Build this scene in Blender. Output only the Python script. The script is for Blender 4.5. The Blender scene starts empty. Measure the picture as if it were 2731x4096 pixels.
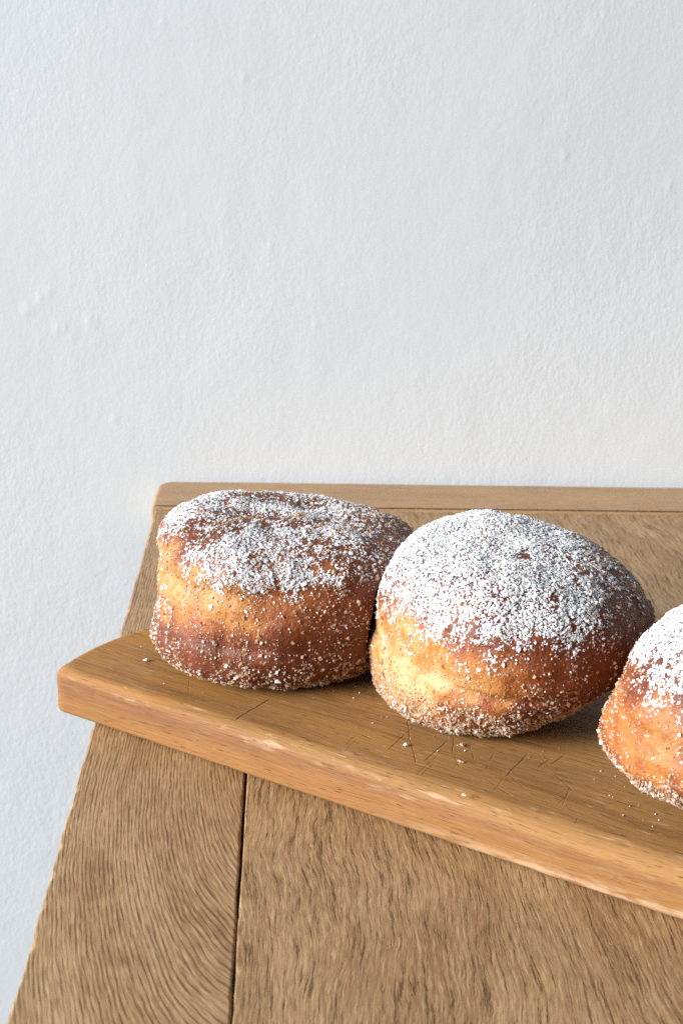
import bpy, math, random
import numpy as np
from mathutils import Matrix, Vector

scene = bpy.context.scene
COL = scene.collection
rng = np.random.default_rng(7)

# ------------------------------------------------------------------ camera
cam = bpy.data.cameras.new('camera')
cam.sensor_fit = 'VERTICAL'; cam.sensor_height = 36.0; cam.lens = 50.0
cam.clip_start = 0.01; cam.clip_end = 50
cam.dof.use_dof = True; cam.dof.focus_distance = 0.455; cam.dof.aperture_fstop = 30
camo = bpy.data.objects.new('camera', cam); COL.objects.link(camo)
CR = Vector((0.99915322, -0.0338911, 0.02332906))
CD = Vector((0.01148944, -0.31462494, -0.94914653))
CF = Vector((0.03950753, 0.94861085, -0.31396913))
m = Matrix.Identity(4)
for i in range(3):
    m[i][0] = CR[i]; m[i][1] = -CD[i]; m[i][2] = -CF[i]
m.translation = (0.06356924, -0.66723398, 0.22)
camo.matrix_world = m
scene.camera = camo

# ------------------------------------------------------------------ light
world = bpy.data.worlds.new('World'); scene.world = world
world.use_nodes = True
bg = world.node_tree.nodes['Background']
bg.inputs['Color'].default_value = (0.80, 0.90, 1.0, 1); bg.inputs['Strength'].default_value = 0.02
win = bpy.data.lights.new('window_light', 'AREA')
win.shape = 'RECTANGLE'; win.size = 3.2; win.size_y = 2.8
win.energy = 970; win.color = (0.945, 0.975, 1.0)
wo = bpy.data.objects.new('window_light', win); COL.objects.link(wo)
target = Vector((0.12, -0.2, 0.05)); ldir = Vector((-0.885, -0.345, 0.335)).normalized()
wo.location = target + ldir * 6.0
wo.rotation_euler = (-ldir).to_track_quat('-Z', 'Y').to_euler()
scene.cycles.diffuse_bounces = 2; scene.cycles.use_denoising = False
vs = scene.view_settings
vs.view_transform = 'Standard'; vs.look = 'None'; vs.exposure = 0.0; vs.gamma = 1.0

# ------------------------------------------------------------------ helpers
def tag(o, label=None, cat=None, group=None, kind=None):
    if label: o['label'] = label
    if cat: o['category'] = cat
    if group: o['group'] = group
    if kind: o['kind'] = kind
    return o

def empty(name, loc=(0, 0, 0), rz=0.0):
    o = bpy.data.objects.new(name, None); COL.objects.link(o)
    o.location = loc; o.rotation_euler = (0, 0, rz); o.empty_display_size = 0.02
    return o

def mesh_np(name, V, F, mat, parent=None, smooth=True):
    """V (n,3), F (m,k) array or list of index lists"""
    me = bpy.data.meshes.new(name)
    if isinstance(F, np.ndarray):
        k = F.shape[1]
        me.vertices.add(len(V)); me.vertices.foreach_set('co', np.asarray(V, np.float32).ravel())
        me.loops.add(F.size); me.loops.foreach_set('vertex_index', F.astype(np.int32).ravel())
        me.polygons.add(len(F))
        me.polygons.foreach_set('loop_start', np.arange(0, F.size, k, dtype=np.int32))
        me.update(calc_edges=True); me.validate()
    else:
        me.from_pydata([tuple(map(float, v)) for v in V], [], F); me.update()
    me.polygons.foreach_set('use_smooth', np.full(len(me.polygons), smooth))
    me.materials.append(mat)
    o = bpy.data.objects.new(name, me); COL.objects.link(o)
    if parent: o.parent = parent
    return o

LAT = rng.random((32, 32, 32))
def vnoise(P):
    P = np.asarray(P, float); i = np.floor(P).astype(int); f = P - i; f = f * f * (3 - 2 * f)
    a = i % 32; b = (i + 1) % 32
    x0, y0, z0 = a[..., 0], a[..., 1], a[..., 2]; x1, y1, z1 = b[..., 0], b[..., 1], b[..., 2]
    fx, fy, fz = f[..., 0], f[..., 1], f[..., 2]
    l = lambda p, q, t: p + (q - p) * t
    return l(l(l(LAT[x0, y0, z0], LAT[x1, y0, z0], fx), l(LAT[x0, y1, z0], LAT[x1, y1, z0], fx), fy),
             l(l(LAT[x0, y0, z1], LAT[x1, y0, z1], fx), l(LAT[x0, y1, z1], LAT[x1, y1, z1], fx), fy), fz) * 2 - 1
def fbm(P, n=3):
    s = 0; a = 1.0; P = np.asarray(P, float)
    for _ in range(n):
        s = s + a * vnoise(P); P = P * 2.03 + 7.1; a *= 0.5
    return s
def sst(a, b, x):
    t = np.clip((x - a) / (b - a), 0, 1); return t * t * (3 - 2 * t)

class NT:
    """small node-tree builder"""
    def __init__(s, name):
        s.mat = bpy.data.materials.new(name); s.mat.use_nodes = True
        s.t = s.mat.node_tree; s.bsdf = s.t.nodes['Principled BSDF']
    def n(s, typ, **kw):
        nd = s.t.nodes.new(typ)
        for k, v in kw.items(): setattr(nd, k, v)
        return nd
    def put(s, sock, v):
        if isinstance(v, bpy.types.NodeSocket): s.t.links.new(v, sock)
        elif v is not None:
            if isinstance(v, (tuple, list)) and len(v) == 3 and sock.type == 'RGBA': v = (*v, 1)
            sock.default_value = v
    def m(s, op, a, b=None, c=None, clamp=False):
        nd = s.n('ShaderNodeMath', operation=op, use_clamp=clamp)
        for i, v in enumerate((a, b, c)):
            if v is not None: s.put(nd.inputs[i], v)
        return nd.outputs[0]
    def vec(s, x=0.0, y=0.0, z=0.0):
        nd = s.n('ShaderNodeCombineXYZ')
        for i, v in enumerate((x, y, z)): s.put(nd.inputs[i], v)
        return nd.outputs[0]
    def obj(s):
        tc = s.n('ShaderNodeTexCoord'); sp = s.n('ShaderNodeSeparateXYZ')
        s.t.links.new(tc.outputs['Object'], sp.inputs[0])
        return tc.outputs['Object'], sp.outputs[0], sp.outputs[1], sp.outputs[2]
    def noise(s, v, scale=1.0, detail=2.0, rough=0.5, dist=0.0):
        nd = s.n('ShaderNodeTexNoise')
        s.put(nd.inputs['Vector'], v); s.put(nd.inputs['Scale'], scale); s.put(nd.inputs['Detail'], detail)
        s.put(nd.inputs['Roughness'], rough); s.put(nd.inputs['Distortion'], dist)
        return nd.outputs[0]
    def step(s, x, a, b, lo=0.0, hi=1.0):
        nd = s.n('ShaderNodeMapRange', interpolation_type='SMOOTHSTEP')
        s.put(nd.inputs[0], x); s.put(nd.inputs[1], a); s.put(nd.inputs[2], b); s.put(nd.inputs[3], lo); s.put(nd.inputs[4], hi)
        return nd.outputs[0]
    def mix(s, f, a, b, blend='MIX'):
        nd = s.n('ShaderNodeMix', data_type='RGBA', blend_type=blend)
        s.put(nd.inputs[0], f); s.put(nd.inputs[6], a); s.put(nd.inputs[7], b)
        return nd.outputs[2]
    def bump(s, h, strength=1.0, dist=0.001, normal=None):
        nd = s.n('ShaderNodeBump'); s.put(nd.inputs['Strength'], strength); s.put(nd.inputs['Distance'], dist)
        s.put(nd.inputs['Height'], h)
        if normal is not None: s.put(nd.inputs['Normal'], normal)
        return nd.outputs[0]
    def out(s, **kw):
        for k, v in kw.items(): s.put(s.bsdf.inputs[k.replace('_', ' ')], v)
        return s.mat

# ------------------------------------------------------------------ materials
def wall_material():
    s = NT('painted_plaster'); v, x, y, z = s.obj()
    w = s.vec(s.m('MULTIPLY', x, 1.25), y, s.m('MULTIPLY', z, 0.85))
    fine = s.noise(w, 560, 2.0, 0.55, 0.4)
    mid = s.noise(w, 250, 2.0, 0.5, 0.3)
    amp = s.step(s.noise(v, 9, 2.0), 0.3, 0.72, 0.35, 1.0)
    big = s.noise(v, 22, 2.0)
    h = s.m('ADD', s.m('MULTIPLY', s.m('ADD', s.m('MULTIPLY', fine, 0.55), s.m('MULTIPLY', mid, 0.75)), amp), s.m('MULTIPLY', big, 0.8))
    tone = s.step(s.noise(v, 6, 3.0), 0.3, 0.7)
    colr = s.mix(tone, (0.725, 0.748, 0.765), (0.755, 0.772, 0.785))
    return s.out(Base_Color=colr, Roughness=0.62, Normal=s.bump(h, 0.36, 0.0006), Specular_IOR_Level=0.3)

def oak_material(name, mode):
    """weathered open-grained oak; local x across the plank, y along it (mode 'end': along x)"""
    s = NT(name); v, x, y, z = s.obj()
    if mode == 'end': x, y = y, x
    if mode == 'left':      # cathedral arcs that bend towards the seam
        dy = s.m('MULTIPLY', s.m('MINIMUM', s.m('ADD', y, 0.255), 0.0), 0.33)
        dx = s.m('SUBTRACT', x, 0.066)
        r = s.m('SQRT', s.m('ADD', s.m('MULTIPLY', dx, dx), s.m('MULTIPLY', dy, dy)))
        wob = s.m('MULTIPLY', s.m('SUBTRACT', s.noise(s.vec(s.m('MULTIPLY', x, 90), s.m('MULTIPLY', y, 30), 0.3), 1, 2.0), 0.5), 0.0024)
        r = s.m('ADD', r, wob)
        relief = 0.24
    else:
        wob = s.m('MULTIPLY', s.m('SUBTRACT', s.noise(s.vec(s.m('MULTIPLY', x, 14), s.m('MULTIPLY', y, 9), 0.7), 1, 2.0), 0.5), 0.022)
        wob2 = s.m('MULTIPLY', s.m('SUBTRACT', s.noise(s.vec(s.m('MULTIPLY', x, 240), s.m('MULTIPLY', y, 75), 0.7), 1, 5.0, 0.65), 0.5), 0.0024)
        r = s.m('ADD', x, s.m('ADD', wob, wob2))
        relief = 0.36
    # strokes: noise stretched along the grain
    def strokes(a, b, seed, det=2.0):
        return s.noise(s.vec(s.m('MULTIPLY', r, a), s.m('MULTIPLY', y, b), seed), 1, det, 0.55)
    s1 = strokes(1250, 60, 1.3); s2 = strokes(2700, 130, 4.1); s4 = strokes(520, 30, 6.6); s3 = strokes(190, 20, 8.8, 3.0)
    ring = s.m('ADD', s.m('MULTIPLY', s.m('SINE', s.m('MULTIPLY', r, 2 * math.pi / 0.00108)), 0.5), 0.5)
    s5 = strokes(5200, 170, 3.9)
    if mode == 'left':
        h = s.m('ADD', s.m('MULTIPLY', ring, 0.17), s.m('ADD', s.m('MULTIPLY', s1, 0.40), s.m('MULTIPLY', s2, 0.43)))
        crev = s.step(h, 0.46, 0.36)
    else:
        h = s.m('ADD', s.m('MULTIPLY', s1, 0.48), s.m('ADD', s.m('MULTIPLY', s2, 0.30), s.m('MULTIPLY', s4, 0.22)))
        crev = s.step(h, 0.465, 0.375)
    patch = s.noise(s.vec(s.m('MULTIPLY', r, 60), s.m('MULTIPLY', y, 14), 2.2), 1, 3.0)
    patch2 = s.noise(s.vec(s.m('MULTIPLY', x, 38), s.m('MULTIPLY', y, 24), 5.2), 1, 3.0)
    base = s.mix(s.step(patch, 0.3, 0.7), (0.320, 0.172, 0.074), (0.45, 0.270, 0.132))
    base = s.mix(s.step(patch2, 0.52, 0.72, 0.0, 0.65), base, (0.38, 0.218, 0.078))       # yellow cast
    base = s.mix(s.step(patch2, 0.45, 0.26, 0.0, 0.65), base, (0.265, 0.125, 0.052))      # red-brown cast
    base = s.mix(s.step(s3, 0.48, 0.72, 0.0, 0.45), base, (0.47, 0.300, 0.140))
    tone = s.step(h, 0.34, 0.60)
    k = {'left': 0.68, 'right': 1.0, 'end': 0.3}[mode]
    base = s.mix(s.m('MULTIPLY', s.m('SUBTRACT', 1.0, tone), 0.46 * k), base, (0.15, 0.080, 0.034))
    base = s.mix(s.step(h, 0.52, 0.66, 0.0, 0.6 * k), base, (0.60, 0.42, 0.22))
    base = s.mix(s.step(s5, 0.52, 0.36, 0.0, 0.52), base, (0.16, 0.088, 0.040))
    base = s.mix(s.step(s5, 0.52, 0.68, 0.0, 0.50), base, (0.58, 0.40, 0.21))
    base = s.mix(s.m('MULTIPLY', crev, 0.62 * k), base, (0.075, 0.040, 0.018))
    if mode == 'end': base = s.mix(0.45, base, (0.47, 0.29, 0.155))
    hh = s.m('SUBTRACT', s.m('MULTIPLY', h, 0.6), s.m('MULTIPLY', crev, 0.5))
    if mode == 'end': relief = 0.35
    return s.out(Base_Color=base, Roughness=s.step(s1, 0.3, 0.7, 0.62, 0.46), Specular_IOR_Level=0.35,
                 Normal=s.bump(hh, relief, 0.0013))

SCRATCH = [  # knife cuts on the board, board-local (u, v) pairs are computed below; width in m, darkness
 (0.1017,-0.2707,0.0954,-0.2813,.9),(0.1049,-0.2651,0.1017,-0.2707,.8),(0.1030,-0.2611,0.1027,-0.2746,.6),
 (0.1029,-0.2754,0.1035,-0.2892,.8),(0.1146,-0.2744,0.1059,-0.2884,.9),(0.1165,-0.2710,0.1151,-0.2827,.9),
 (0.1209,-0.2794,0.1211,-0.2874,.5),(0.1277,-0.2838,0.1253,-0.2878,.6),(0.1369,-0.2845,0.1294,-0.2967,.8),
 (0.1284,-0.2982,0.1239,-0.3065,.35),(0.0597,-0.2461,0.0468,-0.2642,1.4),(0.0324,-0.2319,0.0326,-0.2434,.3),
 (0.1380,-0.2830,0.1290,-0.2978,.7),(0.1441,-0.2866,0.1398,-0.2913,.9),(0.1493,-0.2836,0.1435,-0.2902,.9),
 (0.1412,-0.2852,0.1430,-0.2910,.6),(0.1441,-0.2966,0.1477,-0.3068,.6)]
_r = random.Random(5)
for _ in range(14):
    _x, _y = _r.uniform(.085, .150), 0; _y = -.2650 - (_x - .09) * .62 - _r.uniform(.0, .022); _a = math.radians(_r.choice([60, 62, 58, 66, 100, 118]) + _r.uniform(-8, 8)); _l = _r.uniform(.004, .012)
    SCRATCH.append((_x, _y, _x + _l * math.cos(_a + math.pi), _y + _l * math.sin(_a + math.pi), _r.uniform(.2, .5)))
BA = np.array([-0.00086391, -0.23174746]); BD = np.array([0.83590936, -0.54886751]); BN = np.array([0.54886751, 0.83590936])
BT = 0.016      # board thickness
def to_uv(x, y):
    p = np.array([x, y]) - BA; return float(p @ BD), float(p @ BN)

def board_material():
    s = NT('oiled_hardwood'); v, x, y, z = s.obj()
    wob = s.m('MULTIPLY', s.m('SUBTRACT', s.noise(s.vec(s.m('MULTIPLY', x, 9), s.m('MULTIPLY', y, 25), s.m('MULTIPLY', z, 25)), 1, 2.0), 0.5), 0.012)
    r = s.m('ADD', s.m('ADD', y, s.m('MULTIPLY', z, 1.3)), wob)
    q = s.m('SUBTRACT', z, s.m('MULTIPLY', y, 0.25))
    def st(a, b, seed, det=2.0):
        return s.noise(s.vec(s.m('MULTIPLY', r, a), s.m('MULTIPLY', x, b), s.m('ADD', s.m('MULTIPLY', q, a * 0.4), seed)), 1, det, 0.55)
    big = st(55, 4, 1.1, 2.0); mid = st(260, 14, 3.3); fine = st(2000, 60, 5.5); pore = st(2200, 170, 9.1, 1.0); fleck = st(1500, 130, 12.4, 1.0)
    lz = s.m('ADD', z, s.step(x, 0.03, 0.21, 0.0, 0.0042))
    layer = s.step(lz, BT - 0.0035, BT - 0.0005)
    top = s.mix(s.step(big, 0.33, 0.68), (0.335, 0.168, 0.060), (0.405, 0.203, 0.066))
    amber = s.noise(s.vec(s.m('MULTIPLY', x, 22), s.m('MULTIPLY', y, 40), 1.7), 1, 2.0)
    near = s.step(x, 0.085, 0.03)
    top = s.mix(s.m('MULTIPLY', near, s.step(amber, 0.35, 0.62, 0.1, 0.8)), top, (0.40, 0.175, 0.032))
    side = s.mix(s.step(s.m('ADD', z, s.m('MULTIPLY', s.m('SUBTRACT', big, 0.5), 0.012)), 0.0105, 0.0055), (0.255, 0.118, 0.054), (0.325, 0.155, 0.053))
    side = s.mix(s.step(s.noise(s.vec(s.m('MULTIPLY', x, 16), s.m('MULTIPLY', z, 60), 7.7), 1, 2.0), 0.42, 0.68, 0.0, 0.6), side, (0.34, 0.145, 0.060))
    c = s.mix(layer, side, top)
    c = s.mix(s.step(mid, 0.45, 0.25, 0.0, 0.7), c, (0.22, 0.105, 0.036))
    c = s.mix(s.step(fine, 0.52, 0.75, 0.0, 0.45), c, (0.42, 0.245, 0.11))
    c = s.mix(s.step(fine, 0.46, 0.30, 0.0, 0.65), c, (0.19, 0.09, 0.033))
    c = s.mix(s.step(pore, 0.36, 0.25, 0.0, 0.8), c, (0.10, 0.045, 0.018))
    c = s.mix(s.step(fleck, 0.67, 0.77, 0.0, s.step(z, BT - 0.003, BT - 0.001, 0.25, 0.7)), c, (0.55, 0.38, 0.22))
    # worn, paler arrises
    e_top = s.m('MULTIPLY', s.step(y, 0.0058, 0.0016), s.m('MULTIPLY', s.step(lz, BT - 0.0062, BT - 0.0025), s.step(y, -0.0036, -0.0008)))
    e_bot = s.m('MULTIPLY', s.step(z, 0.0048, 0.0022), s.step(x, 0.10, 0.17))
    wn = s.noise(s.vec(s.m('MULTIPLY', x, 75), s.m('MULTIPLY', y, 420), s.m('MULTIPLY', z, 420)), 1, 4.0, 0.6)
    wear = s.m('MAXIMUM', s.m('MULTIPLY', e_top, s.step(wn, 0.55, 0.74)), s.m('MULTIPLY', e_bot, s.step(wn, 0.38, 0.58)))
    c = s.mix(s.m('MULTIPLY', wear, 0.7), c, (0.58, 0.39, 0.24))
    # knife scratches
    tot = None
    jit = s.m('MULTIPLY', s.m('SUBTRACT', s.noise(v, 260, 2.0), 0.5), 0.0008)
    for x0, y0, x1, y1, k in SCRATCH:
        (u0, v0), (u1, v1) = to_uv(x0, y0), to_uv(x1, y1)
        L = math.hypot(u1 - u0, v1 - v0); dx, dy = (u1 - u0) / L, (v1 - v0) / L
        px = s.m('SUBTRACT', x, u0); py = s.m('SUBTRACT', y, v0)
        along = s.m('ADD', s.m('MULTIPLY', px, dx), s.m('MULTIPLY', py, dy))
        per = s.m('ABSOLUTE', s.m('ADD', s.m('SUBTRACT', s.m('MULTIPLY', px, dy), s.m('MULTIPLY', py, dx)), jit))
        mk = s.m('MULTIPLY', s.step(per, 0.00016 + 0.00014 * k, 0.00004), s.m('MULTIPLY', s.step(along, -0.0005, 0.002), s.step(along, L + 0.0005, L - 0.003)))
        mk = s.m('MULTIPLY', mk, min(1.0, 0.75 * k))
        tot = mk if tot is None else s.m('MAXIMUM', tot, mk)
    tot = s.m('MULTIPLY', tot, s.m('MULTIPLY', layer, s.step(y, 0.0022, 0.0042)))
    c = s.mix(s.m('MULTIPLY', tot, 0.65), c, (0.07, 0.034, 0.014))
    h = s.m('SUBTRACT', s.m('ADD', s.m('MULTIPLY', fine, 0.3), s.m('MULTIPLY', mid, 0.25)), s.m('ADD', s.m('MULTIPLY', tot, 1.0), s.m('MULTIPLY', s.step(pore, 0.3, 0.2), 0.3)))
    return s.out(Base_Color=c, Roughness=s.step(fine, 0.3, 0.7, 0.62, 0.50), Specular_IOR_Level=0.12, Normal=s.bump(h, 0.7, 0.0008))

def dough_material():
    s = NT('fried_dough'); v, x, y, z = s.obj()
    at = s.n('ShaderNodeAttribute', attribute_name='crust_shade').outputs['Fac']
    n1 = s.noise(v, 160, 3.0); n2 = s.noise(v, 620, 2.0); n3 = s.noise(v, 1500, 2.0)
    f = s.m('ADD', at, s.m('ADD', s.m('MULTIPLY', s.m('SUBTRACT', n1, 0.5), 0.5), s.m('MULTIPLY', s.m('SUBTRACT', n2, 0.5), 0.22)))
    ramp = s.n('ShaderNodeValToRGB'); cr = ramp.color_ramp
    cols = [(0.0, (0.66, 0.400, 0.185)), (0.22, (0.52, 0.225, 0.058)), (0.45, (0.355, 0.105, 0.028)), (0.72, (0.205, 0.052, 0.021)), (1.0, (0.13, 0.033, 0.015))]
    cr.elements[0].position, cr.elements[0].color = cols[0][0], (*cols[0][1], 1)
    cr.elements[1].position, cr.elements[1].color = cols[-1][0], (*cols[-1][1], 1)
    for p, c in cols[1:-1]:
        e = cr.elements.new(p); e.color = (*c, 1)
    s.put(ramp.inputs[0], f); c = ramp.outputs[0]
    c = s.mix(s.step(n3, 0.66, 0.76, 0.0, 0.6), c, (0.16, 0.055, 0.016))                 # cinnamon specks
    h = s.m('ADD', s.m('MULTIPLY', n2, 0.6), s.m('MULTIPLY', n3, 0.4))
    s.bsdf.inputs['Subsurface Radius'].default_value = (1.0, 0.42, 0.16)
    s.bsdf.subsurface_method = 'RANDOM_WALK'
    return s.out(Base_Color=c, Roughness=0.50, Specular_IOR_Level=0.38, Subsurface_Weight=0.18, Subsurface_Scale=0.0035, Normal=s.bump(h, 0.7, 0.0011))

def crystal_material(name, cols, trans, rough, alpha=None):
    s = NT(name)
    rnd = s.n('ShaderNodeNewGeometry').outputs['Random Per Island']
    ramp = s.n('ShaderNodeValToRGB'); cr = ramp.color_ramp; cr.interpolation = 'LINEAR'
    cr.elements[0].position, cr.elements[0].color = cols[0][0], (*cols[0][1], 1)
    cr.elements[1].position, cr.elements[1].color = cols[-1][0], (*cols[-1][1], 1)
    for p, c in cols[1:-1]:
        e = cr.elements.new(p); e.color = (*c, 1)
    s.put(ramp.inputs[0], rnd)
    if alpha: s.put(s.bsdf.inputs['Alpha'], s.step(s.m('FRACT', s.m('MULTIPLY', rnd, 37.3)), 0.0, 1.0, *alpha))
    return s.out(Base_Color=ramp.outputs[0], Roughness=rough, Transmission_Weight=trans, IOR=1.5, Specular_IOR_Level=0.5)

M_WALL = wall_material()
M_OAKL = oak_material('oak_cathedral_grain', 'left'); M_OAKR = oak_material('oak_open_grain', 'right'); M_OAKE = oak_material('oak_cross_grain', 'end')
M_BOARD = board_material(); M_DOUGH = dough_material()
M_CRYS = crystal_material('cinnamon_sugar', [(0.0, (0.34, 0.14, 0.06)), (0.06, (0.66, 0.38, 0.20)), (0.55, (0.78, 0.52, 0.33)), (0.80, (0.86, 0.74, 0.62)), (1.0, (0.92, 0.91, 0.90))], 0.15, 0.2, (0.35, 0.95))
M_POW = crystal_material('powdered_sugar', [(0.0, (0.62, 0.60, 0.60)), (0.3, (0.76, 0.76, 0.78)), (1.0, (0.84, 0.85, 0.87))], 0.0, 0.85)
s_ = NT('dark_joint'); M_JOINT = s_.out(Base_Color=(0.035, 0.022, 0.014), Roughness=0.9)

# ------------------------------------------------------------------ wall
def build_wall():
    # plaster sheet with gentle hand-trowelled undulation and a few raised paint nibs
    nx, nz = 420, 420
    xs = np.sort(np.concatenate([np.linspace(-1.6, -0.16, 30), np.linspace(-0.15, 0.34, nx - 60), np.linspace(0.35, 1.9, 30)]))
    zs = np.sort(np.concatenate([np.linspace(-1.1, -0.41, 30), np.linspace(-0.40, 0.30, nz - 60), np.linspace(0.31, 1.5, 30)]))
    X, Z = np.meshgrid(xs, zs, indexing='ij')
    Y = np.full_like(X, 0.047)
    Y += 0.00016 * fbm(np.stack([X * 14, 0 * X + 3.3, Z * 14], -1), 2) + 0.00005 * fbm(np.stack([X * 90, 0 * X + 1.3, Z * 70], -1), 2)
    nibs = [(.0415, .2028, 1.1, 1.0), (.0030, .2272, .9, .8), (.1987, .1691, 1.2, 1.0), (.0779, .0844, 1.0, 1.0), (-.0520, .0793, 1.5, .9), (-.0485, .0790, 1.3, .8),
            (-.0356, .0831, 1.6, .8), (-.0330, .0812, 1.2, .7), (-.0600, .0941, 1.6, .5), (-.0672, .0885, 1.8, .7), (-.0640, .0885, 1.4, .5), (-.0250, .0331, 1.2, .9), (.2516, .1556, 1.4, .7),
            (.0545, .1225, 1.0, .8), (-.0555, .0985, 1.3, .5), (.013, .135, 1., .5), (.178, .060, 1., .5), (.118, .09, .9, .5), (-.045, .0745, 1.6, .5), (.23, .22, 1., .6)]
    for cx, cz, r, a in nibs:
        Y -= 0.00032 * a * np.exp(-(((X - cx) / 1.0) ** 2 + ((Z - cz) * 0.7) ** 2) / (0.0010 * r) ** 2)
    idx = np.arange(X.size).reshape(X.shape)
    F = np.stack([idx[:-1, :-1], idx[1:, :-1], idx[1:, 1:], idx[:-1, 1:]], -1).reshape(-1, 4)
    V = np.stack([X, Y, Z], -1).reshape(-1, 3)
    o = mesh_np('wall', V, F, M_WALL)
    tag(o, 'white painted plaster wall with fine roller stipple behind the table', None, None, 'structure')
build_wall()

# ------------------------------------------------------------------ slabs (planks, board)
def rounded_outline(pts, rad, step=0.002):
    """closed polygon (ccw) with rounded corners; rad per corner"""
    out = []; n = len(pts); pts = [np.array(p, float) for p in pts]
    for i in range(n):
        p0, p, p1 = pts[i - 1], pts[i], pts[(i + 1) % n]
        a = (p0 - p) / np.linalg.norm(p0 - p); b = (p1 - p) / np.linalg.norm(p1 - p)
        ang = math.acos(np.clip(a @ b, -1, 1)); t = rad[i] / math.tan(ang / 2)
        c = p + (a + b) / np.linalg.norm(a + b) * rad[i] / math.sin(ang / 2)
        s0 = p + a * t - c; s1 = p + b * t - c
        k = max(3, int(rad[i] * (math.pi - ang) / 0.0006))
        for j in range(k + 1):
            w = j / k; th = (math.pi - ang)
            out.append(c + (math.sin((1 - w) * th) * s0 + math.sin(w * th) * s1) / math.sin(th))
    out = np.array(out); res = []
    for i in range(len(out)):
        q0, q1 = out[i], out[(i + 1) % len(out)]; L = np.linalg.norm(q1 - q0)
        k = max(1, int(L / step))
        for j in range(k): res.append(q0 + (q1 - q0) * j / k)
    return np.array(res)

def slab(name, outl, z0, z1, rt, rb, mat, parent, wob=0.0, seed=0.0, chips=0.0):
    n = len(outl); T = np.roll(outl, -1, 0) - np.roll(outl, 1, 0); T /= np.linalg.norm(T, axis=1)[:, None]
    N = np.stack([T[:, 1], -T[:, 0]], -1)           # outward for ccw
    nz = fbm(np.stack([outl[:, 0] * 60, outl[:, 1] * 60, 0 * outl[:, 0] + seed], -1), 3)
    nz2 = fbm(np.stack([outl[:, 0] * 210, outl[:, 1] * 210, 0 * outl[:, 0] + seed + 5], -1), 2)
    O = outl + N * (nz * wob)[:, None]
    rtv = rt * (1 + 0.25 * nz) + (0.0032 * np.clip(outl[:, 0] / .2, 0, 1) * (outl[:, 1] < .02) if mat is M_BOARD else 0.0) + chips * np.clip(nz2 - 0.35, 0, 1); rbv = rb * (1 + 0.08 * nz)
    rings = []
    K = 6
    for j in range(K + 1):
        a = math.pi / 2 * j / K; rings.append((rbv * (1 - math.sin(a)), z0 + rbv * (1 - math.cos(a))))
    for w in (0.33, 0.66):
        rings.append((0 * rtv + 0.0001 * nz2, (z0 + rbv) * (1 - w) + (z1 - rtv) * w))
    for j in range(K + 1):
        a = math.pi / 2 * j / K; rings.append((rtv * (1 - math.cos(a)), z1 - rtv * (1 - math.sin(a))))
    V = []
    for ins, z in rings:
        V.append(np.column_stack([O - N * np.asarray(ins)[:, None], np.broadcast_to(z, n)]))
    V = np.vstack(V); R = len(rings); F = []
    for i in range(R - 1):
        for j in range(n):
            F.append([i * n + j, i * n + (j + 1) % n, (i + 1) * n + (j + 1) % n, (i + 1) * n + j])
    F.append(list(range((R - 1) * n, R * n))); F.append(list(range(n - 1, -1, -1)))
    o = mesh_np(name, V, F, mat, parent)
    o.data.polygons[len(F) - 1].use_smooth = False; o.data.polygons[len(F) - 2].use_smooth = False
    return o

table = tag(empty('table'), 'weathered oak table top of wide planks against the white wall', 'table')
TH = 0.024
SEAM = 0.0523
slab('plank', rounded_outline([(0, -.56), (SEAM - .0003, -.56), (SEAM - .0003, -.0016), (0.0002, -.0016)], [.002, .001, .001, .001]), -TH, 0, .0008, .0015, M_OAKL, table, .00035, 1.1, .0014)['label'] = 'narrow left plank with curved grain'
slab('plank', rounded_outline([(SEAM + .0003, -.56), (.44, -.56), (.44, -.0016), (SEAM + .0003, -.0016)], [.001, .002, .001, .001]), -TH, 0, .0005, .0015, M_OAKR, table, .00025, 2.7, .0012)['label'] = 'wide right plank with open straight grain'
slab('end_board', rounded_outline([(-.0022, -.0012), (.444, -.0012), (.444, .0425), (-.0022, .0425)], [.0012, .001, .009, .009]), -TH, 0.0012, .0022, .002, M_OAKE, table, .0002, 4.2)
slab('seam_light_block', rounded_outline([(SEAM - .006, -.55), (SEAM + .006, -.55), (SEAM + .006, -.003), (SEAM - .006, -.003)], [.001] * 4), -TH - .006, -TH - .0002, .0005, .0005, M_JOINT, table)  # added out of sight under the seam to block light from below
slab('seam_shade_strip', rounded_outline([(SEAM - .00028, -.555), (SEAM + .00028, -.555), (SEAM + .00028, -.003), (SEAM - .00028, -.003)], [.0003] * 4, .01), -TH + .002, -.0011, .0001, .0001, M_JOINT, table)  # added dark strip inside the open seam, in place of its shade

# ------------------------------------------------------------------ cutting board
bang = math.atan2(BD[1], BD[0])
board = tag(empty('cutting_board', (BA[0], BA[1], 0.0004), bang), 'honey brown wooden cutting board with rounded corners lying diagonally on the table', 'cutting board')
bo = rounded_outline([(-.0168, -.0006), (.34, -.0034), (.34, .118), (.006, .118), (-.0115, .053), (-.0175, .028)], [.0055, .01, .012, .02, .045, .06])
slab('board_slab', bo, 0, BT, .0036, .0014, M_BOARD, board, .0002, 3.1, .0003)

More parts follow.
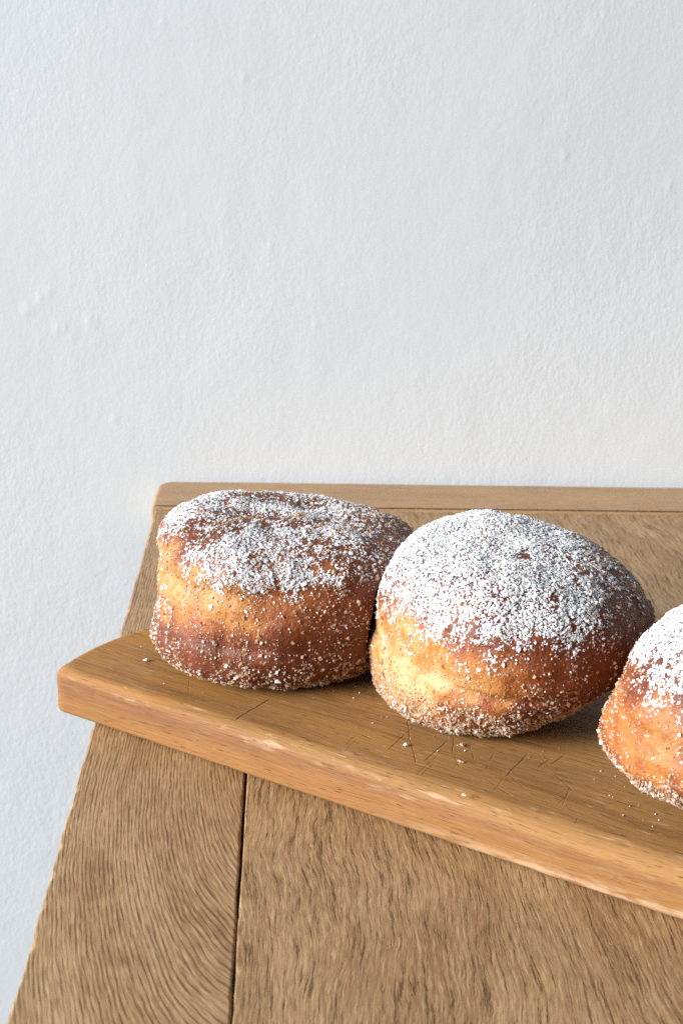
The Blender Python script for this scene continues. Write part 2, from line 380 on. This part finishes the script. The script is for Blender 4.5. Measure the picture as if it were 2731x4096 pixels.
# ------------------------------------------------------------------ doughnuts
NPH, NTH = 150, 300
ph = np.linspace(-np.pi / 2, np.pi / 2, NPH)[:, None]; th = np.linspace(0, 2 * np.pi, NTH, endpoint=False)[None, :]
def Rx(a): c, s = np.cos(a), np.sin(a); return np.array([[1, 0, 0], [0, c, -s], [0, s, c]])
def Ry(a): c, s = np.cos(a), np.sin(a); return np.array([[c, 0, s], [0, 1, 0], [-s, 0, c]])
def base_shape(q):
    cx, cy, a, ay, ht, hb, et, eb, tx, ty, e1, e1b, sh, c2, s2 = q
    e = np.where(ph > 0, et + e1 * np.cos(th), eb + e1b * np.cos(th))
    r = np.abs(np.cos(ph)) ** e * (1 + c2 * np.cos(2 * th) + s2 * np.sin(2 * th))
    z = np.where(ph > 0, ht, hb) * np.sign(ph) * np.abs(np.sin(ph)) ** e
    P = np.stack([a * r * np.cos(th) + sh * z, ay * r * np.sin(th), z], -1) @ (Ry(ty) @ Rx(tx)).T
    P[..., 2] += -P[..., 2].min() - .0015
    return P
Q = dict(
 a=[0.0655, -0.2073, 0.0462, 0.0458, 0.0285, 0.0234, 0.492, 0.5771, -0.0168, 0.0213, 0.1472, 0.1715, 0.1073, 0.0172, 0.0166],
 b=[0.137, -0.2439, 0.0436, 0.0478, 0.0268, 0.0293, 0.7793, 0.7754, 0.0267, -0.011, 0.3207, 0.3312, 0.1486, 0.0033, -0.0051],
 c=[0.2002, -0.3054, 0.0443, 0.0407, 0.0432, 0.0175, 0.8035, 0.8498, -0.0773, 0.0181, -0.0298, -0.1177, 0.132, 0.012, -0.0037])

def surf_normals(P):
    du = np.roll(P, -1, 1) - np.roll(P, 1, 1); dv = np.gradient(P, axis=0)
    n = np.cross(du, dv); n /= np.linalg.norm(n, axis=-1, keepdims=True) + 1e-12
    n[0] = (0, 0, -1); n[-1] = (0, 0, 1)
    return n

def make_dough_points(key, seed):
    q = Q[key]; P = base_shape(q)
    n = surf_normals(P)
    band = np.exp(-((P[..., 2] - 0.026) / 0.012) ** 2)
    T = th + 0 * ph
    d = 0.0019 * fbm(P * 42 + seed, 3) + 0.00022 * fbm(P * 240 + seed, 2)
    d += 0.0009 * band * fbm(np.stack([np.cos(T) * 2 + seed, np.sin(T) * 2, P[..., 2] * 330], -1), 2)          # stretched waist creases
    d += 0.0004 * np.cos(ph) ** 2 * np.clip(1 - band, 0.3, 1) * fbm(np.stack([np.cos(T) * 9 + seed, np.sin(T) * 9, P[..., 2] * 45 + seed], -1), 2)
    if key == 'a':   # sunken top with a wrinkle, a pucker in the left front
        d -= 0.0022 * np.exp(-(((P[..., 0] - .004) / .016) ** 2 + ((P[..., 1] - .014) / .012) ** 2)) * (P[..., 2] > .03)
        d -= 0.0008 * np.exp(-(((T - np.radians(243)) / .045) ** 2 + ((P[..., 2] - .020) / .010) ** 2))
        d -= 0.0005 * np.exp(-(((T - np.radians(227)) / .05) ** 2 + ((P[..., 2] - .024) / .006) ** 2))
        d -= 0.0016 * np.exp(-((P[..., 2] - (.0365 + .0012 * np.sin(3 * T))) / .0034) ** 2) * sst(-.2, .6, -np.cos(T - np.radians(40)))
    if key == 'b':
        d -= 0.0017 * np.exp(-((P[..., 2] - (.0215 - .003 * np.cos(T + .6))) / .0016) ** 2) * sst(.2, .9, -np.cos(T - np.radians(60))) 
    P = P + n * d[..., None]
    P[..., 2] = np.maximum(P[..., 2], 0.0003)
    P[..., :2] += np.array(q[:2])
    P[..., 2] += BT + 0.0006
    return P
PTS = {k: make_dough_points(k, 11.3 * i + 2.1) for i, k in enumerate('abc')}
def press(k, other):
    """where two soft doughnuts touch, flatten the hidden one against its neighbour"""
    O = PTS[other]; zc = O[..., 2].mean(1); ctr = O[..., :2].mean(1); rad = np.linalg.norm(O[..., :2] - ctr[:, None], axis=-1).mean(1)
    z = PTS[k][..., 2]; cx = np.interp(z, zc, ctr[:, 0]); cy = np.interp(z, zc, ctr[:, 1]); rr = np.interp(z, zc, rad, left=0, right=0)
    d = np.stack([PTS[k][..., 0] - cx, PTS[k][..., 1] - cy], -1); L = np.linalg.norm(d, axis=-1) + 1e-9
    push = np.clip(rr + .0004 - L, 0, None)
    PTS[k][..., :2] += d / L[..., None] * push[..., None]
press('a', 'b'); press('b', 'c')

CRUST_SHADE = {}
for k, P in PTS.items():
    z = P[..., 2] - BT; T = th + 0 * ph; w = 0.0052 * fbm(P * 80 + 31, 4) + 0.0014 * fbm(P * 300 + 3, 2)
    right = sst(-.6, .9, np.cos(T - np.radians(350)))      # browner crust to the right, with that side's shade painted in
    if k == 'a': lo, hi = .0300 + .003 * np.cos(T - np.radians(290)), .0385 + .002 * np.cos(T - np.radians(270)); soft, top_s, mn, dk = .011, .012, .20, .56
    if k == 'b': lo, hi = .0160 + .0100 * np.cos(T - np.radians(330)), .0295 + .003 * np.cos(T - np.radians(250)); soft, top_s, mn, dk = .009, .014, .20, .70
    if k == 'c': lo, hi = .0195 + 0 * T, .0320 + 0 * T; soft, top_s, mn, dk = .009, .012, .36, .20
    zz = z + w
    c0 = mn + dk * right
    if k == 'b': c0 = c0 - .20 * np.exp(-((zz - .0200) / .0035) ** 2) * sst(.1, .9, np.cos(T - np.radians(232)))     # pale stretched line at the waist
    CRUST_SHADE[k] = np.clip(c0 + (0.90 - c0) * np.maximum(sst(0, 1, (zz - hi) / top_s), (.86 if k == 'a' else .9) * sst(0, 1, (lo - zz) / soft)), 0, 1)

# unit grain shapes
ICO_V = []; g = (1 + 5 ** .5) / 2
for a_, b_ in ((1, g), (-1, g), (1, -g), (-1, -g)): ICO_V += [(0, a_, b_), (a_, b_, 0), (b_, 0, a_)]
ICO_V = np.array(ICO_V, float); ICO_V /= np.linalg.norm(ICO_V[0])
def hull_faces(V):
    F = []; n = len(V); el = 2 / math.sqrt(1 + g * g)
    for i in range(n):
        for j in range(i + 1, n):
            for k in range(j + 1, n):
                if all(abs(np.linalg.norm(V[a] - V[b]) - el) < 1e-3 for a, b in ((i, j), (j, k), (i, k))):
                    nn = np.cross(V[j] - V[i], V[k] - V[i]); F.append((i, j, k) if nn @ V[i] > 0 else (i, k, j))
    return np.array(F)
ICO_F = hull_faces(ICO_V)
OCT_V = np.array([(1, 0, 0), (-1, 0, 0), (0, 1, 0), (0, -1, 0), (0, 0, 1), (0, 0, -1)], float)
OCT_F = np.array([(0, 2, 4), (2, 1, 4), (1, 3, 4), (3, 0, 4), (2, 0, 5), (1, 2, 5), (3, 1, 5), (0, 3, 5)])
BOX_V = np.array([(x, y, z) for x in (-1, 1) for y in (-1, 1) for z in (-1, 1)], float) * 0.62
BOX_F = np.array([(0, 1, 3, 2), (4, 6, 7, 5), (0, 4, 5, 1), (2, 3, 7, 6), (0, 2, 6, 4), (1, 5, 7, 3)])

def rand_rot(n):
    q = rng.normal(size=(n, 4)); q /= np.linalg.norm(q, axis=1)[:, None]; w, x, y, z = q.T
    return np.stack([1 - 2 * (y * y + z * z), 2 * (x * y - z * w), 2 * (x * z + y * w), 2 * (x * y + z * w), 1 - 2 * (x * x + z * z), 2 * (y * z - x * w),
                     2 * (x * z - y * w), 2 * (y * z + x * w), 1 - 2 * (x * x + y * y)], -1).reshape(n, 3, 3)

def grains(C, N, size, unit_v, unit_f, jitter, lift, flat=None):
    n = len(C)
    V = unit_v[None] * (1 + jitter * rng.uniform(-1, 1, (n, len(unit_v), 1)))
    V = V * rng.uniform(0.65, 1.3, (n, 1, 3))
    V = np.einsum('nij,nkj->nki', rand_rot(n), V) * size[:, None, None]
    if flat is not None:
        d = np.einsum('nki,ni->nk', V, N); V = V - (1 - flat) * d[..., None] * N[:, None, :]
    V = V + (C + N * (size * lift)[:, None])[:, None, :]
    F = unit_f[None] + (np.arange(n) * len(unit_v))[:, None, None]
    return V.reshape(-1, 3), F.reshape(-1, unit_f.shape[1])

def scatter(P, Nn, count):
    """area-uniform points on the dough grid -> position, normal, theta"""
    A = P[:-1]; B = np.roll(P, -1, 1)[:-1]; Cc = P[1:]
    ar = np.linalg.norm(np.cross(B - A, Cc - A), axis=-1); pr = (ar / ar.sum()).ravel()
    k = rng.choice(pr.size, count, p=pr); i, j = np.unravel_index(k, ar.shape)
    u, v = rng.random(count)[:, None], rng.random(count)[:, None]; j1 = (j + 1) % NTH
    def lerp(G): return (G[i, j] * (1 - u) + G[i, j1] * u) * (1 - v) + (G[i + 1, j] * (1 - u) + G[i + 1, j1] * u) * v
    nn = lerp(Nn); nn /= np.linalg.norm(nn, axis=1)[:, None]
    return lerp(P), nn

def powder_density(k, p, n):
    z = p[:, 2] - BT; c = np.array(Q[k][:2]); dx, dy = p[:, 0] - c[0], p[:, 1] - c[1]
    T = np.degrees(np.arctan2(dy, dx)) % 360
    cl = fbm(p * 640, 2) + .5 * fbm(p * 210 + 5, 2); mac = fbm(p * 70 + 9, 2)
    if k == 'a':
        d = sst(.034, .0475, z + .005 * mac) * (0.60 + .25 * mac)
        bare = np.exp(-(((T - 206) / 24) ** 2 + ((z - .0435) / .0056) ** 2)); d *= 1 - 0.9 * bare
        d *= 1 - 0.60 * sst(.006, .034, dx)
        d *= 1 - 0.65 * np.exp(-((dx - .004) ** 2 + (dy - .020) ** 2) / .009 ** 2)
        d += 0.24 * sst(.1, .7, mac + .15) * sst(.03, -.02, dx) + .05
    elif k == 'b':
        d = sst(.0300, .0560, z + .006 * mac + .005 * sst(.0, -.03, dx)) * 1.15
        d *= 1 - 0.62 * sst(.008, .036, dx)  # powder thinned to the right, standing in for shade on that side
        d += 0.018 * sst(.3, .0, (z - .024) / .02)
    else:
        d = sst(.027, .055, z + .005 * mac) * 0.95 + 0.08
        d += 0.25 * sst(.013, .004, z)
    d = d * (1 - .16 * sst(-.2, .9, -mac)); tail = .10 * sst(.015, .34, d)
    return np.clip(sst(-.24, .24, d * 1.42 - .80 + cl * .60) * (0.12 + .88 * np.clip(d * 1.15, 0, 1)) + tail * np.clip(.6 + cl, 0, 1), 0, 1)

def crystal_density(k, p, n):
    z = p[:, 2] - BT; mac = fbm(p * 60 + 4, 2); cl = fbm(p * 240 + 2, 2)
    if k == 'a': d = 0.34 + 0.12 * mac + 0.15 * sst(.012, .004, z)
    elif k == 'b': d = 0.22 + 0.75 * sst(.021, .010, z + .003 * mac) - 0.02 * sst(.01, .03, z)
    else: d = 0.20 + 0.8 * sst(.019, .010, z + .003 * mac)
    return np.clip(d * np.clip(0.85 + 0.7 * cl, .1, 1.5), 0, 1)

LABELS = {
 'a': 'squat flat-topped sugared doughnut on the left end of the board',
 'b': 'tall domed doughnut thickly white with powdered sugar, between the two others',
 'c': 'sugared doughnut at the right, cut off by the picture edge, nearest the front'}
for k in 'abc':
    P = PTS[k]; base = np.array([Q[k][0], Q[k][1], BT])
    root = tag(empty('doughnut', base), LABELS[k], 'doughnut', 'sugared doughnuts in a row on the cutting board')
    idx = np.arange(NPH * NTH).reshape(NPH, NTH); jn = np.roll(idx, -1, 1)
    F = np.stack([idx[:-1], jn[:-1], jn[1:], idx[1:]], -1).reshape(-1, 4)
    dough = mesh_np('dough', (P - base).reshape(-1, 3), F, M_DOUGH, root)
    at = dough.data.attributes.new('crust_shade', 'FLOAT', 'POINT'); at.data.foreach_set('value', CRUST_SHADE[k].astype(np.float32).ravel())
    Nn = surf_normals(P)
    # cinnamon sugar crystals
    p, n = scatter(P, Nn, 52000)
    keep = (rng.random(len(p)) < crystal_density(k, p, n) * (1 - .75 * powder_density(k, p, n))) & (p[:, 2] > BT + .0008); p, n = p[keep], n[keep]
    size = (rng.lognormal(math.log(.00029), .42, len(p)) * (1 + .3 * sst(.020, .008, p[:, 2] - BT))).clip(.00011, .0008)
    V, F = grains(p - base, n, size, BOX_V, BOX_F, .3, .10)
    V[:, 2] = np.maximum(V[:, 2], .0006)
    tag(mesh_np('sugar_crystals', V, F, M_CRYS, root, False), kind='stuff')
    # powdered sugar clumps
    p, n = scatter(P, Nn, 125000)
    keep = (rng.random(len(p)) < powder_density(k, p, n)) & (p[:, 2] > BT + .0012); p, n = p[keep], n[keep]
    size = rng.lognormal(math.log(.00030), .42, len(p)).clip(.00011, .0009)
    V, F = grains(p - base, n, size, OCT_V, OCT_F, .45, .2, .6)
    V[:, 2] = np.maximum(V[:, 2], .0006)
    tag(mesh_np('powdered_sugar', V, F, M_POW, root, False), kind='stuff')

# ------------------------------------------------------------------ loose sugar
C = []
for k, cnt in (('a', 26), ('b', 34), ('c', 26)):
    q = Q[k]; t = rng.uniform(math.pi * .95, math.pi * 1.95, cnt); d = .036 + np.abs(rng.normal(0, .007, cnt))
    C.append(np.stack([q[0] + d * np.cos(t), q[1] + d * np.sin(t), np.full(cnt, BT + .0005)], -1))
C = np.vstack(C); C = C[((C[:, :2] - BA) @ BN > .006) & ((C[:, :2] - BA) @ BD > -.003)]
V, F = grains(C, np.tile([0, 0, 1.0], (len(C), 1)), rng.uniform(.00008, .00019, len(C)), BOX_V, BOX_F, .3, .3)
tag(mesh_np('sugar_dust', V, F, M_CRYS, None, False), 'fine sugar dust fallen on the board round the doughnuts', 'sugar dust', None, 'stuff')
BTOP = BT + 0.0004
def grain(name, x, y, r, mat, z=BTOP, lumps=1, flat=.7):
    C = np.zeros((lumps, 3)); C[1:, :2] = rng.normal(0, r * .8, (lumps - 1, 2)); Nz = np.tile([0, 0, 1.0], (lumps, 1))
    V, F = grains(C, Nz, np.full(lumps, r) * rng.uniform(.7, 1, lumps), ICO_V, ICO_F, .3, 0, flat)
    V[:, 2] -= V[:, 2].min()
    o = mesh_np(name, V, F, mat, None, False); o.location = (x, y, z + .0001)
    return o
BIG = [(0.1179, -0.2787, .0007, 3, M_CRYS, 'glassy sugar crystal cluster on the board just in front of the middle doughnut'),
       (0.1167, -0.2891, .0007, 3, M_CRYS, 'tan sugar flake among knife cuts, farther from the middle doughnut'),
       (0.1156, -0.3094, .0007, 2, M_CRYS, 'single pale round crumb near the front edge of the board'),
       (0.0168, -0.2181, .0008, 3, M_POW, 'white sugar chip on the board left of the left doughnut'),
       (0.1013, -0.2786, .0007, 2, M_POW, 'small white flake on the board beside a knife cut, left of the glassy cluster')]
for x, y, r, l, mt, lab in BIG:
    tag(grain('sugar_crumb', x, y, r, mt, lumps=l), lab, 'sugar crumb', 'sugar crumbs fallen on the board')
SMALL = [(0.1577,-0.2942,0.6),(0.1548,-0.2992,0.5),(0.1615,-0.2972,0.5),(0.1580,-0.3094,0.7),(0.1573,-0.3086,0.8),(0.1617,-0.3146,0.5),(0.1587,-0.3196,0.9),
 (0.1680,-0.3189,0.7),(0.1682,-0.3221,0.5),(0.1656,-0.3255,0.7),(0.1659,-0.3030,0.5),(0.1670,-0.3070,0.9),(0.0866,-0.2460,0.9),(0.0887,-0.2419,0.9),(0.0876,-0.2373,0.7),
 (0.0801,-0.2408,0.5),(0.0918,-0.2638,0.6),(0.1187,-0.2820,0.7),(0.1169,-0.2784,0.5),(0.1104,-0.2823,0.9),(0.0137,-0.2061,1.0),(0.0278,-0.2240,0.9),(0.0324,-0.2288,1.1)]
for x, y, r in SMALL:
    place = 'beside the right doughnut' if x > .15 else ('between the left and middle doughnuts' if y > -.25 and x > .05 else ('at the foot of the left doughnut' if x < .05 else 'in front of the middle doughnut'))
    tag(grain('sugar_grain', x, y, r * .00042, M_POW), 'tiny white sugar grain lying loose on the board ' + place, 'sugar grain', 'loose sugar grains on the board')
